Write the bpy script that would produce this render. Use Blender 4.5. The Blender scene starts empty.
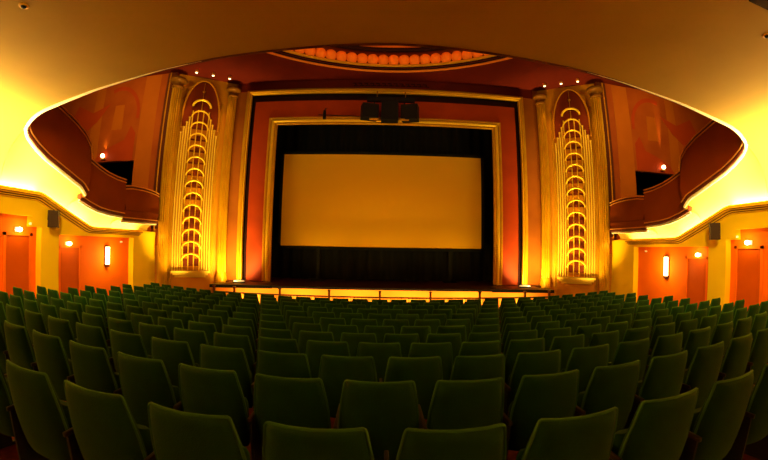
import bpy, bmesh, math, random
import numpy as np
from mathutils import Matrix, Vector

PI = math.pi
random.seed(4)
scene = bpy.context.scene
C = scene.collection
# hall frame: x = 0 on the hall's centre line, y towards the stage, z measured from the viewer's eye.
# At the end every top-level object is raised by RISE so that the lowest floor lies at z = 0.
RISE = 2.25
XS = -0.07          # centre of the stage opening

# ------------------------------------------------------------------ helpers
def sstep(a, b, t):
    t = max(0.0, min(1.0, (t - a) / (b - a)))
    return t * t * (3 - 2 * t)

def interp(xs, ys, x):
    return float(np.interp(x, xs, ys))

def mat(name, col, rough=0.6, metal=0.0, emit=None, strength=0.0, noise=None, bump=None, spec=0.12, sheen=0.0):
    m = bpy.data.materials.new(name)
    m.use_nodes = True
    nt = m.node_tree
    b = nt.nodes['Principled BSDF']
    b.inputs['Base Color'].default_value = (*col, 1)
    b.inputs['Roughness'].default_value = rough
    b.inputs['Metallic'].default_value = metal
    b.inputs['Specular IOR Level'].default_value = spec
    if sheen:
        b.inputs['Sheen Weight'].default_value = sheen
        b.inputs['Sheen Roughness'].default_value = 0.5
        b.inputs['Sheen Tint'].default_value = (0.5, 0.8, 0.25, 1)
    if emit:
        b.inputs['Emission Color'].default_value = (*emit, 1)
        b.inputs['Emission Strength'].default_value = strength
    tc = nt.nodes.new('ShaderNodeTexCoord')
    if noise:                         # (scale, second colour, amount)
        sc, c2, amt = noise
        n = nt.nodes.new('ShaderNodeTexNoise')
        n.inputs['Scale'].default_value = sc
        n.inputs['Detail'].default_value = 4
        r = nt.nodes.new('ShaderNodeMapRange')
        r.inputs['From Min'].default_value = 0.35
        r.inputs['From Max'].default_value = 0.7
        r.inputs['To Max'].default_value = amt
        mx = nt.nodes.new('ShaderNodeMix')
        mx.data_type = 'RGBA'
        mx.inputs['A'].default_value = (*col, 1)
        mx.inputs['B'].default_value = (*c2, 1)
        nt.links.new(tc.outputs['Object'], n.inputs['Vector'])
        nt.links.new(n.outputs['Fac'], r.inputs['Value'])
        nt.links.new(r.outputs['Result'], mx.inputs['Factor'])
        nt.links.new(mx.outputs['Result'], b.inputs['Base Color'])
    if bump:
        n = nt.nodes.new('ShaderNodeTexNoise')
        n.inputs['Scale'].default_value = bump[0]
        n.inputs['Detail'].default_value = 3
        bp = nt.nodes.new('ShaderNodeBump')
        bp.inputs['Strength'].default_value = bump[1]
        bp.inputs['Distance'].default_value = 0.01
        nt.links.new(tc.outputs['Object'], n.inputs['Vector'])
        nt.links.new(n.outputs['Fac'], bp.inputs['Height'])
        nt.links.new(bp.outputs['Normal'], b.inputs['Normal'])
    return m

M = {
 'seat': mat('green_upholstery', (0.0055, 0.031, 0.0036), 0.85, noise=(9, (0.004, 0.021, 0.0025), 0.8), bump=(140, 0.25), sheen=0.04, spec=0.1),
 'seat_wood': mat('dark_armrest_wood', (0.03, 0.022, 0.010), 0.45, noise=(20, (0.02, 0.014, 0.006), 0.8)),
 'seat_metal': mat('black_seat_metal', (0.012, 0.012, 0.012), 0.45),
 'carpet': mat('red_carpet', (0.14, 0.018, 0.004), 0.95, noise=(14, (0.07, 0.009, 0.003), 1.0), bump=(180, 0.4)),
 'yellow': mat('yellow_wall_paint', (0.90, 0.58, 0.004), 0.75, noise=(2.5, (0.86, 0.53, 0.003), 0.6)),
 'orange': mat('orange_wall_paint', (0.90, 0.165, 0.001), 0.75, noise=(2.0, (0.84, 0.14, 0.001), 0.7)),
 'door': mat('rust_door_paint', (0.55, 0.085, 0.001), 0.5, noise=(3, (0.48, 0.07, 0.001), 0.6)),
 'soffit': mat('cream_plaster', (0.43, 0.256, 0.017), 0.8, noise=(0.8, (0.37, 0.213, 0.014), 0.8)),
 'cornice': mat('cornice_plaster', (0.86, 0.46, 0.008), 0.6),
 'gold': mat('gold_paint', (0.54, 0.26, 0.003), 0.42, 0.2, noise=(3.0, (0.46, 0.19, 0.002), 0.8)),
 'gold_bright': mat('bright_gold_leaf', (0.80, 0.48, 0.02), 0.32, 0.3),
 'silver_gold': mat('pale_gold_pipe', (0.72, 0.45, 0.04), 0.3, 0.3),
 'bay': mat('ochre_bay_wall', (0.48, 0.185, 0.002), 0.6, noise=(2.0, (0.42, 0.135, 0.001), 0.8)),
 'bay_dark': mat('dark_ochre_wall', (0.30, 0.078, 0.003), 0.6, noise=(2.0, (0.25, 0.06, 0.002), 0.8)),
 'key_line': mat('pale_key_line', (0.07, 0.008, 0.001), 0.8),
 'disc': mat('uplight_disc_glass', (0.9, 0.8, 0.5), 0.3, emit=(1.0, 0.72, 0.25), strength=0.7),
 'edge_sheen': mat('green_edge_sheen', (0.032, 0.095, 0.014), 0.8),
 'infill_and_shade': mat('dark_red_infill_and_shade', (0.13, 0.017, 0.001), 0.7),
 'red': mat('red_panel_paint', (0.32, 0.034, 0.001), 0.55, noise=(1.6, (0.26, 0.025, 0.001), 0.8)),
 'dark_red': mat('dark_red_ceiling_paint', (0.12, 0.0085, 0.001), 0.7, noise=(1.2, (0.095, 0.0065, 0.0008), 0.8)),
 'mural_base': mat('mural_brown_ground', (0.34, 0.062, 0.004), 0.7, noise=(1.1, (0.27, 0.042, 0.003), 0.9)),
 'mural_red': mat('mural_red_paint', (0.36, 0.036, 0.003), 0.7, noise=(1.5, (0.31, 0.03, 0.003), 0.8)),
 'mural_ochre': mat('mural_ochre_paint', (0.40, 0.09, 0.003), 0.7, noise=(1.5, (0.35, 0.075, 0.002), 0.8)),
 'parapet': mat('russet_parapet_paint', (0.18, 0.028, 0.0015), 0.4, noise=(1.4, (0.14, 0.02, 0.0015), 0.8)),
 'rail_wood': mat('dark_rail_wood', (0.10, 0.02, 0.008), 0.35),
 'rail_gold': mat('rail_gold_line', (0.70, 0.30, 0.05), 0.3, 0.4),
 'black': mat('black_drape', (0.004, 0.004, 0.004), 0.95, spec=0.1),
 'black_box': mat('black_cabinet', (0.006, 0.006, 0.007), 0.5),
 'screen': mat('cinema_screen_fabric', (0.56, 0.29, 0.008), 0.85),
 'stage_floor': mat('dark_stage_boards', (0.05, 0.012, 0.006), 0.35, noise=(6, (0.03, 0.008, 0.004), 1)),
 'stage_front': mat('orange_stage_front', (0.85, 0.33, 0.03), 0.55),
 'speaker': mat('brown_speaker_cabinet', (0.030, 0.012, 0.004), 0.5),
 'grille': mat('dark_speaker_grille', (0.02, 0.012, 0.008), 0.7, bump=(300, 0.5)),
 'coffer': mat('coral_coffer_paint', (0.80, 0.20, 0.012), 0.6),
 'white': mat('white_enamel', (0.85, 0.8, 0.7), 0.4),
 'capital_shade': mat('shaded_capital', (0.20, 0.07, 0.004), 0.45, 0.2),  # capitals coloured darker for the shade under the ceiling
 'arch_red': mat('arch_field_red', (0.17, 0.02, 0.001), 0.65),
 'lit_lip': mat('pale_lit_lip', (0.92, 0.80, 0.42), 0.6),  # pale colour stands for the cove light caught by the lip
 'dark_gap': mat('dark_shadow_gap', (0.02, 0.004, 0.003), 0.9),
 'glow_tube': mat('frosted_lamp_glass', (0.9, 0.8, 0.6), 0.4, emit=(1.0, 0.74, 0.34), strength=7.0),
 'glow_small': mat('lamp_bulb_glass', (0.9, 0.8, 0.6), 0.4, emit=(1.0, 0.80, 0.40), strength=9.0),
 'glow_spot': mat('spotlight_lens', (0.9, 0.8, 0.7), 0.3, emit=(1.0, 0.74, 0.36), strength=4.0),
}

class MB:
    """collects shapes, then links them as one mesh object"""
    def __init__(s):
        s.v = []; s.f = []; s.mi = []; s.sm = []
    def add(s, vs, fs, mi=0, smooth=False):
        b = len(s.v)
        s.v += [tuple(v) for v in vs]
        for f in fs:
            s.f.append(tuple(b + i for i in f)); s.mi.append(mi); s.sm.append(smooth)
        return s
    def box(s, x0, x1, y0, y1, z0, z1, mi=0):
        x0, x1 = min(x0, x1), max(x0, x1)
        y0, y1 = min(y0, y1), max(y0, y1)
        v = [(x0,y0,z0),(x1,y0,z0),(x1,y1,z0),(x0,y1,z0),(x0,y0,z1),(x1,y0,z1),(x1,y1,z1),(x0,y1,z1)]
        return s.add(v, [(0,3,2,1),(4,5,6,7),(0,1,5,4),(1,2,6,5),(2,3,7,6),(3,0,4,7)], mi)
    def obox(s, c, ax, ay, az, hx, hy, hz, mi=0):
        c, ax, ay, az = map(Vector, (c, ax, ay, az))
        v = [c + ax*hx*i + ay*hy*j + az*hz*k for k in (-1,1) for i, j in ((-1,-1),(1,-1),(1,1),(-1,1))]
        return s.add(v, [(0,3,2,1),(4,5,6,7),(0,1,5,4),(1,2,6,5),(2,3,7,6),(3,0,4,7)], mi)
    def grid(s, P, mi=0, smooth=True, close_u=False, flip=False):
        nu, nv = len(P), len(P[0])
        vs = [p for r in P for p in r]; fs = []
        for i in range(nu if close_u else nu - 1):
            for j in range(nv - 1):
                a, b = i*nv + j, ((i+1) % nu)*nv + j
                q = (a, b, b+1, a+1)
                fs.append(q[::-1] if flip else q)
        return s.add(vs, fs, mi, smooth)
    def tube(s, pts, r, n=8, mi=0, caps=True):
        pts = [Vector(p) for p in pts]; rings = []
        for i, p in enumerate(pts):
            t = (pts[min(i+1, len(pts)-1)] - pts[max(i-1, 0)]).normalized()
            a = t.cross(Vector((0, 0, 1)))
            if a.length < 1e-3: a = t.cross(Vector((0, 1, 0)))
            a.normalize(); b = a.cross(t)
            rr = r[i] if isinstance(r, (list, tuple)) else r
            rings.append([p + (a*math.cos(2*PI*k/n) + b*math.sin(2*PI*k/n))*rr for k in range(n)])
        vs = [q for g in rings for q in g]; fs = []
        for i in range(len(rings)-1):
            for k in range(n):
                fs.append((i*n+k, i*n+(k+1) % n, (i+1)*n+(k+1) % n, (i+1)*n+k))
        s.add(vs, fs, mi, n > 4)
        if caps:
            s.add(rings[0], [tuple(range(n))[::-1]], mi); s.add(rings[-1], [tuple(range(n))], mi)
        return s
    def lathe(s, prof, c=(0,0,0), n=24, mi=0, flute=None, smooth=True):
        """prof: list of (radius, z); flute: (count, depth, z0, z1)"""
        vs = []; fs = []
        for r, z in prof:
            for k in range(n):
                a = 2*PI*k/n; q = r
                if flute and flute[2] <= z <= flute[3]:
                    q = r*(1 - flute[1]*(0.5 - 0.5*math.cos(a*flute[0])))
                vs.append((c[0]+q*math.cos(a), c[1]+q*math.sin(a), c[2]+z))
        for i in range(len(prof)-1):
            for k in range(n):
                fs.append((i*n+k, i*n+(k+1) % n, (i+1)*n+(k+1) % n, (i+1)*n+k))
        s.add(vs, fs, mi, smooth)
        s.add(vs[:n], [tuple(range(n))[::-1]], mi); s.add(vs[-n:], [tuple(range(n))], mi)
        return s
    def sweep(s, path, prof, mi=0, smooth=False, up=(0,0,1), side=None):
        """prof: closed loop of (a, b): a along the side vector, b along up"""
        path = [Vector(p) for p in path]; up = Vector(up); n = len(prof); vs = []
        for i, p in enumerate(path):
            t = (path[min(i+1, len(path)-1)] - path[max(i-1, 0)]).normalized()
            sd = Vector(side) if side is not None else t.cross(up).normalized()
            for a, b in prof: vs.append(p + sd*a + up*b)
        fs = []
        for i in range(len(path)-1):
            for k in range(n):
                fs.append((i*n+k, i*n+(k+1) % n, (i+1)*n+(k+1) % n, (i+1)*n+k))
        s.add(vs, fs, mi, smooth)
        s.add(vs[:n], [tuple(range(n))[::-1]], mi); s.add(vs[-n:], [tuple(range(n))], mi)
        return s
    def build(s, name, mats, parent=None, bevel=0.0, origin=None):
        me = bpy.data.meshes.new(name)
        vs = s.v
        if origin is not None:
            vs = [(x-origin[0], y-origin[1], z-origin[2]) for x, y, z in vs]
        me.from_pydata([tuple(v) for v in vs], [], s.f)
        for m in (mats if isinstance(mats, (list, tuple)) else [mats]): me.materials.append(m)
        for p, mi, sm in zip(me.polygons, s.mi, s.sm):
            p.material_index = mi; p.use_smooth = sm
        bm = bmesh.new(); bm.from_mesh(me)
        bmesh.ops.recalc_face_normals(bm, faces=bm.faces)
        bm.to_mesh(me); bm.free()
        o = bpy.data.objects.new(name, me); C.objects.link(o)
        if origin is not None: o.location = origin
        if parent is not None: o.parent = parent
        if bevel:
            b = o.modifiers.new('bevel', 'BEVEL'); b.width = bevel; b.segments = 2; b.limit_method = 'ANGLE'
        return o

def tag(o, label, cat, group=None, kind=None):
    o['label'] = label; o['category'] = cat
    if group: o['group'] = group
    if kind: o['kind'] = kind
    return o
def struct(o):
    o['kind'] = 'structure'; return o
def empty(name, loc, label, cat, group=None, rz=0.0):
    o = bpy.data.objects.new(name, None); C.objects.link(o)
    o.location = loc; o.rotation_euler = (0, 0, rz); o.empty_display_size = 0.1
    return tag(o, label, cat, group)
SIDE = {-1: 'left', 1: 'right'}

# ------------------------------------------------------------------ camera
def setup_camera(cam, loc):
    f = 344.077 / 768.0 * 36.0
    pitch, roll, yaw = 0.0456827, 0.0180976, -0.0100641
    def tow(d):
        x, y, z = d
        c, s = math.cos(roll), math.sin(roll); x, z = c*x - s*z, s*x + c*z
        c, s = math.cos(pitch), math.sin(pitch); y, z = c*y - s*z, s*y + c*z
        c, s = math.cos(yaw), math.sin(yaw); x, y = c*x - s*y, s*x + c*y
        return Vector((x, y, z))
    r, u, b = tow((1, 0, 0)), tow((0, 0, 1)), -tow((0, 1, 0))
    cam.matrix_world = Matrix(((r.x, u.x, b.x, loc[0]), (r.y, u.y, b.y, loc[1]), (r.z, u.z, b.z, loc[2]), (0, 0, 0, 1)))
    d = cam.data
    d.type = 'PANO'                       # the photograph was taken with a fisheye lens
    d.panorama_type = 'FISHEYE_LENS_POLYNOMIAL'
    d.sensor_fit = 'HORIZONTAL'
    d.sensor_width = 36.0
    d.sensor_height = 36.0 * 460 / 768
    rr = np.linspace(0, 21.5, 300)
    th = 2 * np.arctan(rr / (2 * f))
    k = np.linalg.lstsq(np.stack([rr, rr**2, rr**3, rr**4], 1), th, rcond=None)[0]
    d.fisheye_polynomial_k0 = 0.0
    d.fisheye_polynomial_k1 = -k[0]; d.fisheye_polynomial_k2 = -k[1]
    d.fisheye_polynomial_k3 = -k[2]; d.fisheye_polynomial_k4 = -k[3]
    d.fisheye_fov = math.radians(170)
    d.clip_end = 200
CAM = (-0.165, 0.0, 0.0)
cam = bpy.data.objects.new('camera', bpy.data.cameras.new('camera'))
C.objects.link(cam); setup_camera(cam, CAM); scene.camera = cam

# ------------------------------------------------------------------ floor
ROW_Y = [1.32, 2.05, 2.82, 3.62, 4.40, 5.20, 6.00, 6.80, 7.60, 8.40, 9.18, 9.90]
ROW_C = [0.020, 0.022, 0.018, 0.015, 0.014, 0.014, 0.014, 0.014, 0.014, 0.014, 0.014, 0.014]
ROW_Z = [-.77, -.85, -.945, -1.05, -1.15, -1.235, -1.305, -1.365, -1.415, -1.465, -1.515, -1.56]
SEAT_H = 0.90
BACK = 0.233                                   # top of the back lies this far behind the seat's foot
SC = 0.90                                     # the seats are a little small for the hall
def floor_z(x, y):
    x = (x - CAM[0]) / SC; y = y / SC
    c = interp(ROW_Y, ROW_C, y - BACK)
    ye = y - BACK - c * x * x
    if ye < ROW_Y[0]: z = ROW_Z[0] - 0.09 * (ye - ROW_Y[0])
    else: z = interp(ROW_Y, ROW_Z, ye)
    d = max(0.0, abs(x) - 4.0)
    return SC * (z - SEAT_H + 0.0035 * d * d)
m = MB()
xs = np.linspace(-8.4, 8.4, 57); ys = np.linspace(-4.2, 11.9, 66)
m.grid([[(x, y, floor_z(x, y)) for y in ys] for x in xs])
fl = struct(m.build('floor', M['carpet']))

# ------------------------------------------------------------------ lower side walls
W = 8.165
def corn_z(y): return interp([5.97, 7.67], [0.985, 0.285], y)
R1E, P1E, R2E, WE = 6.18, 6.73, 9.75, 11.25     # recess end, pilaster end, recess end, wall end
for s in (-1, 1):
    m = MB()
    for y0, y1, zt in ((-4.2, 4.9, 2.4), (4.9, 6.9, .97), (6.9, WE, .5)): m.box(s*(W+.2), s*(W+.45), y0, y1, -3.0, zt, 1)                 # back of the recesses
    for y0, y1 in ((R1E, P1E), (R2E, WE), (-4.2, 1.4)): m.box(s*W, s*(W+.21), y0, y1, -3.0, 0.28, 0)
    m.box(s*W, s*(W+.21), P1E, R2E, 0.04, 0.29, 0)
    m.box(s*W, s*(W+.21), 1.4, R1E, 0.44, 0.84, 0)
    m.box(s*W, s*(W+.21), R1E, P1E, 0.28, 0.7, 0)
    m.box(s*W, s*(W+.21), -4.2, 1.4, 0.28, 0.84, 0)
    # wall strip that follows the sloping cornice
    v = []
    for y in (R1E-.3, 5.97, P1E, 7.67, WE):
        for x in (s*(W-.004), s*(W+.19)):
            v += [(x, y, 0.2), (x, y, corn_z(y) - .02)]
    fs = []
    for i in range(4):
        a = i*4
        fs += [(a, a+1, a+5, a+4), (a+2, a+6, a+7, a+3), (a+1, a+3, a+7, a+5)]
    m.add(v, fs, 0)
    struct(m.build('wall_' + SIDE[s], [M['yellow'], M['orange']]))
    # stepped cornice with the light trough behind its lip
    pr = [(0, -.10), (.06, -.10), (.07, -.075), (.12, -.075), (.13, -.045), (.20, -.045), (.215, -.03), (.215, .03), (.185, .03), (.185, -.02), (0, -.02)]
    prof = [(a, b*1.45) for a, b in pr]
    path = [(s*W, y, corn_z(y) - .03) for y in (-4.2, 1, 5.9, 6.04, 7.6, 7.74, 9.95)]
    m = MB().sweep(path, prof, side=(-s, 0, 0))
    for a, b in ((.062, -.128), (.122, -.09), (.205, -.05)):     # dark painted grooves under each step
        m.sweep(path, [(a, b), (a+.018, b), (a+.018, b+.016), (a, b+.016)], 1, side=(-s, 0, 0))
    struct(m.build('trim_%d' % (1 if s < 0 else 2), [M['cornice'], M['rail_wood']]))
    # doors in the recesses
    for n, (y0, y1, zt) in enumerate(((6.93, 7.60, -.29), (5.32, 5.97, -.02))):
        X = W + .2
        m = MB().box(s*(X-.012), s*(X+.06), y0, y1, -2.6, zt)
        d = m.build('door_%d' % (n + 1 + (0 if s < 0 else 2)), M['door'])
        struct(d)
        fr = MB()
        fr.box(s*(X-.045), s*(X+.02), y0-.07, y0, -2.6, zt+.07); fr.box(s*(X-.045), s*(X+.02), y1, y1+.07, -2.6, zt+.07)
        fr.box(s*(X-.045), s*(X+.02), y0-.07, y1+.07, zt, zt+.07)
        fr.build('door_frame', M['orange'], d)
        ar = MB().box(s*(X-.02), s*(X-.005), y0+.08, y1-.08, -1.5, zt-.12).box(s*(X-.02), s*(X-.005), y0+.08, y1-.08, -2.4, -1.6)
        ar.build('door_panel', M['door'], d)
# back wall behind the viewer
struct(MB().box(-8.6, 8.6, -4.4, -4.2, -3, 2.6).build('wall_back', M['yellow']))

# ------------------------------------------------------------------ balcony soffit above the viewer
EX = [0, .6, 1.4, 2.3, 3.2, 4.75, 6.5, 7.05, 7.33, 7.45]
EY = [3.63, 3.65, 3.72, 3.80, 3.94, 4.24, 4.64, 4.80, 4.90, 4.97]
def edge_y(x): return interp(EX, EY, abs(x))
def sof_z(x):
    t = max(0.0, min(1.0, (abs(x) - 6.4) / (W - 6.4)))
    return 1.0 + 1.35 * (1 - t ** 2.5) ** 0.4
LY = [4.97, 5.03, 5.3, 5.6, 6.24, 6.75, 6.93]
LZ = [2.19, 2.05, 1.86, 1.70, 1.45, 1.25, 1.08]
m = MB()
xq = [6.4 + (W-6.4)*math.sin(a)**.8 for a in np.linspace(0.12, PI/2, 30)]
xs = [-x for x in xq[::-1]] + list(np.linspace(-6.4, 6.4, 41)) + xq
m.grid([[(x, -4.2 + (edge_y(x)+4.2)*t, sof_z(x)) for t in np.linspace(0, 1, 14)] for x in xs])
for s in (-1, 1):
    # underside of the side arm: three stepped lengths
    def arm(ys, xl, zl):
        P = []
        for t in np.linspace(0, 1, 14):
            r = []
            for y, z in zip(ys, zl):
                zw = corn_z(y) + .015
                x = xl + (W - xl)*math.sin(t*PI/2)
                r.append((s*x, y, z + (zw - z)*(1 - math.cos(t*PI/2))))
            P.append(r)
        m.grid(P)
    ya = list(np.linspace(4.97, 6.93, 24)); arm(ya, 7.45, [interp(LY, LZ, y) for y in ya])
    yb = list(np.linspace(6.93, 8.6, 16)); arm(yb, 7.62, [interp([6.95, 7.5, 8.45], [.95, .74, .67], y) for y in yb])
    yc = list(np.linspace(8.6, 10.45, 8)); arm(yc, 7.72, [.56]*8)
    for y, xa, za, xb, zb in ((6.93, 7.45, 1.08, 7.62, .955), (8.6, 7.62, .67, 7.72, .56)):      # risers that close each step
        zw = corn_z(y) + .015
        m.grid([[(s*(a + (W-a)*math.sin(t*PI/2)), y, z + (zw-z)*(1-math.cos(t*PI/2))) for a, z in ((xa, za), (xb, zb))] for t in np.linspace(0, 1, 14)])
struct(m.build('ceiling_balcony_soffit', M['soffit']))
# slab above the soffit (the balcony's own floor), keeps daylight of the upper hall out
m = MB()
m.grid([[(x, -4.2 + (edge_y(x)-.12+4.2)*t, 2.62) for t in (0, 1)] for x in np.linspace(-8.2, 8.2, 31)], smooth=False)
for s in (-1, 1):
    m.grid([[(s*x, y, z) for y, z in ((4.8, 2.62), (5.6, 2.0), (6.9, 1.5), (6.95, 1.25), (8.6, 1.0), (8.65, .85), (10.5, .85))] for x in (7.6, 14.2)], smooth=False)
    m.box(s*8.2, s*14.2, -4.2, 4.8, 2.60, 2.62)
struct(m.build('floor_balcony', M['carpet']))
# front of the balcony: plastered nosing with upstand along the whole curved edge
def nose(pts, r, name, mt):
    struct(MB().tube(pts, r, 10).build(name, mt))
nose([(x, edge_y(x), sof_z(x) - .004) for x in np.linspace(-6.6, 6.6, 51)], .018, 'trim_4', M['rail_wood'])  # dark colour stands for the shading under the edge
for s in (-1, 1):
    pts = [(s*x, edge_y(x) - .01, sof_z(x) - .012) for x in np.linspace(2.4, 7.3, 36)]
    pts += [(s*7.42, 4.93, 2.19)] + [(s*7.475, y, interp(LY, LZ, y) - .02) for y in np.linspace(5.0, 6.9, 30)]
    nose(pts, [.005 + .033*sstep(0, 36, k) for k in range(len(pts))], 'trim_%d' % (7 if s < 0 else 8), M['lit_lip'])
m = MB()
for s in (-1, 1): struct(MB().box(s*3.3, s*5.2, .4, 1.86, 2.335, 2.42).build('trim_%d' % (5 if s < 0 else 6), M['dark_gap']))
m = MB()
m.grid([[(x, edge_y(x) + .0, sof_z(x) + .055 + h) for h in (0, .9)] for x in np.linspace(-7.4, 7.4, 61)] + [[(x, edge_y(x) - .1, sof_z(x) + .055 + h) for h in (0, .9)] for x in np.linspace(7.4, -7.4, 61)], close_u=True)
struct(m.build('wall_balcony_front', M['parapet']))

# ------------------------------------------------------------------ side arms of the balcony: stepped parapets
def parapet(s, xl, low, top, label, depth=.12, closed_end=True):
    """low, top: polylines (y, z) of the lower and the upper edge, in the plane x = s*xl"""
    y0, y1 = low[0][0], low[-1][0]
    e = empty('balcony_parapet', (s*xl, (y0+y1)/2, low[-1][1]), label, 'balcony parapet', 'stepped parapets of the side balconies')
    inv = Matrix.Translation(-Vector(e.location))
    n = 26
    ty0, ty1 = top[0][0], top[-1][0]
    P = []
    bow = .05
    for i in range(n+1):
        t = i/n
        yl = y0 + (y1-y0)*t; yt = ty0 + (ty1-ty0)*t
        zl = interp([p[0] for p in low], [p[1] for p in low], yl); zt = interp([p[0] for p in top], [p[1] for p in top], yt)
        P.append((yl, zl, yt, zt))
    m = MB()
    front = [[(s*(xl - bow*math.sin(PI*k/8)), a + (c-a)*k/8, b + (d-b)*k/8) for k in range(9)] for a, b, c, d in P]
    back = [[(s*(xl + depth), a + (c-a)*k/8, b + (d-b)*k/8) for k in (0, 8)] for a, b, c, d in P]
    m.grid(front); m.grid(back)
    for e0 in (0, n):
        m.add([front[e0][k] for k in range(9)] + [back[e0][1], back[e0][0]], [tuple(range(11))])
    m.grid([[f[0], b[0]] for f, b in zip(front, back)], smooth=False)
    m.build('panel', M['parapet'], e).matrix_parent_inverse = inv
    def rail(name, pts, rs):
        m = MB()
        for r, off, dz, mi in rs: m.tube([(s*(xl + off), y, z + dz) for y, z in pts], r, 8, mi)
        m.build(name, [M['rail_wood'], M['rail_gold'], M['lit_lip']], e).matrix_parent_inverse = inv
    rail('top_rail', [(c, d) for a, b, c, d in P], ((.055, .03, .02, 0), (.016, -.03, .045, 1), (.016, -.035, -.045, 1)))
    rail('lower_moulding', [(a, b) for a, b, c, d in P], ((.05, .0, .03, 0), (.016, -.055, .075, 1), (.034, .045, -.045, 2)))
    return e
for s in (-1, 1):
    sd = SIDE[s]
    parapet(s, 7.45, [(4.93, 2.27)] + list(zip(LY[1:], LZ[1:])), [(4.93, 3.14), (5.65, 2.92), (6.3, 2.69), (6.65, 2.5), (6.88, 2.28), (6.95, 2.0)],
            'steep uppermost parapet length of the %s side balcony, nearest the overhead soffit' % sd)
    parapet(s, 7.65, [(6.9, .95), (7.2, .84), (7.6, .735), (8.0, .69), (8.6, .665)], [(6.9, 2.04), (7.1, 1.98), (7.5, 1.84), (7.8, 1.76), (8.2, 1.70), (8.6, 1.68)],
            'middle parapet length of the %s side balcony, below the black opening' % sd)
    parapet(s, 7.72, [(8.62, .55), (10.4, .57)], [(8.62, 1.50), (9.0, 1.56), (9.5, 1.58), (9.9, 1.57), (10.2, 1.54), (10.4, 1.5)],
            'level box front of the %s side balcony, beside the fluted column' % sd)

# ------------------------------------------------------------------ upper hall
CZ = 6.32
DC, DR = (0.0, 5.3), 6.05                      # dome centre and radius of its opening
m = MB()
N = 96
def rect_pt(a, x0=-14.2, x1=14.2, y0=-4.4, y1=12.6):
    dx, dy = math.cos(a), math.sin(a)
    t = min([((x1 if dx > 0 else x0) - DC[0])/dx if abs(dx) > 1e-9 else 1e9, ((y1 if dy > 0 else y0) - DC[1])/dy if abs(dy) > 1e-9 else 1e9])
    return (DC[0]+dx*t, DC[1]+dy*t, CZ)
angs = sorted(set([2*PI*k/N for k in range(N)] + [math.atan2(y-DC[1], x-DC[0]) % (2*PI) for x in (-14.2, 14.2) for y in (-4.4, 12.6)]))
m.grid([[(DC[0]+(DR+.02)*math.cos(a), DC[1]+(DR+.02)*math.sin(a), CZ), rect_pt(a)] for a in angs], close_u=True, smooth=False)
struct(m.build('ceiling', M['dark_red']))
# dome: rings, band of shell coffers, inner ceiling
dm = empty('ceiling_dome', (DC[0], DC[1], CZ), 'round recessed ceiling dome with a lit band of shell coffers', 'ceiling dome')
def ring(name, prof, mt, n=128):
    vs = []; k = len(prof); fs = []
    for i in range(n):
        a = 2*PI*i/n
        vs += [(r*math.cos(a), r*math.sin(a), z) for r, z in prof]
    for i in range(n):
        for j in range(k):
            fs.append((i*k+j, i*k+(j+1) % k, ((i+1) % n)*k+(j+1) % k, ((i+1) % n)*k+j))
    return MB().add(vs, fs, 0, True).build(name, mt, dm)
def circ(r, z, q, n=10): return [(r+q*math.cos(2*PI*k/n), z+q*math.sin(2*PI*k/n)) for k in range(n)]
ring('outer_ring', circ(6.26, -.01, .05), M['coffer'])
ring('shadow_gap', [(6.2, -.004), (6.2, .03), (5.95, .10), (5.95, .06), (6.12, -.004)], M['dark_gap'])
ring('gold_ring', circ(5.93, .03, .05), M['gold'])
ring('band', [(5.95, .04), (6.02, .04), (6.02, .62), (5.95, .62)], M['parapet'])
m = MB()
NS = 100
for i in range(NS):
    a = 2*PI*(i+.5)/NS
    ca, sa = math.cos(a), math.sin(a); w = PI*5.95/NS*1.12
    P = []
    for u in np.linspace(0, 2*PI, 17)[:-1]:   # a round-bellied shell hanging in the band
        P.append([])
        for v in (1.0, .8, .5, .02):
            x = w*math.cos(u)*v; z = .29 + (.21 if math.sin(u) > 0 else .27)*math.sin(u)*v
            dep = 5.955 - .12*(1-v*v)**.5
            P[-1].append((ca*dep - sa*x, sa*dep + ca*x, z))
    m.grid(P, close_u=True)
m.build('shell_coffers', M['coffer'], dm)
ring('dark_ring', [(5.86, .60), (5.95, .60), (5.95, .74), (5.86, .74)], M['dark_gap'])
ring('top_ring', circ(5.72, .80, .07), M['coffer'])
ring('inner_shelf', [(5.95, .72), (5.95, .76), (5.2, .86), (5.2, .82)], M['coffer'])
P = [[(5.25*math.cos(2*PI*k/64)*math.cos(t), 5.25*math.sin(2*PI*k/64)*math.cos(t), .84 + 1.3*math.sin(t)) for t in np.linspace(0, PI/2, 9)] for k in range(64)]
MB().grid(P, close_u=True).build('inner_vault', M['coffer'], dm)

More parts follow.
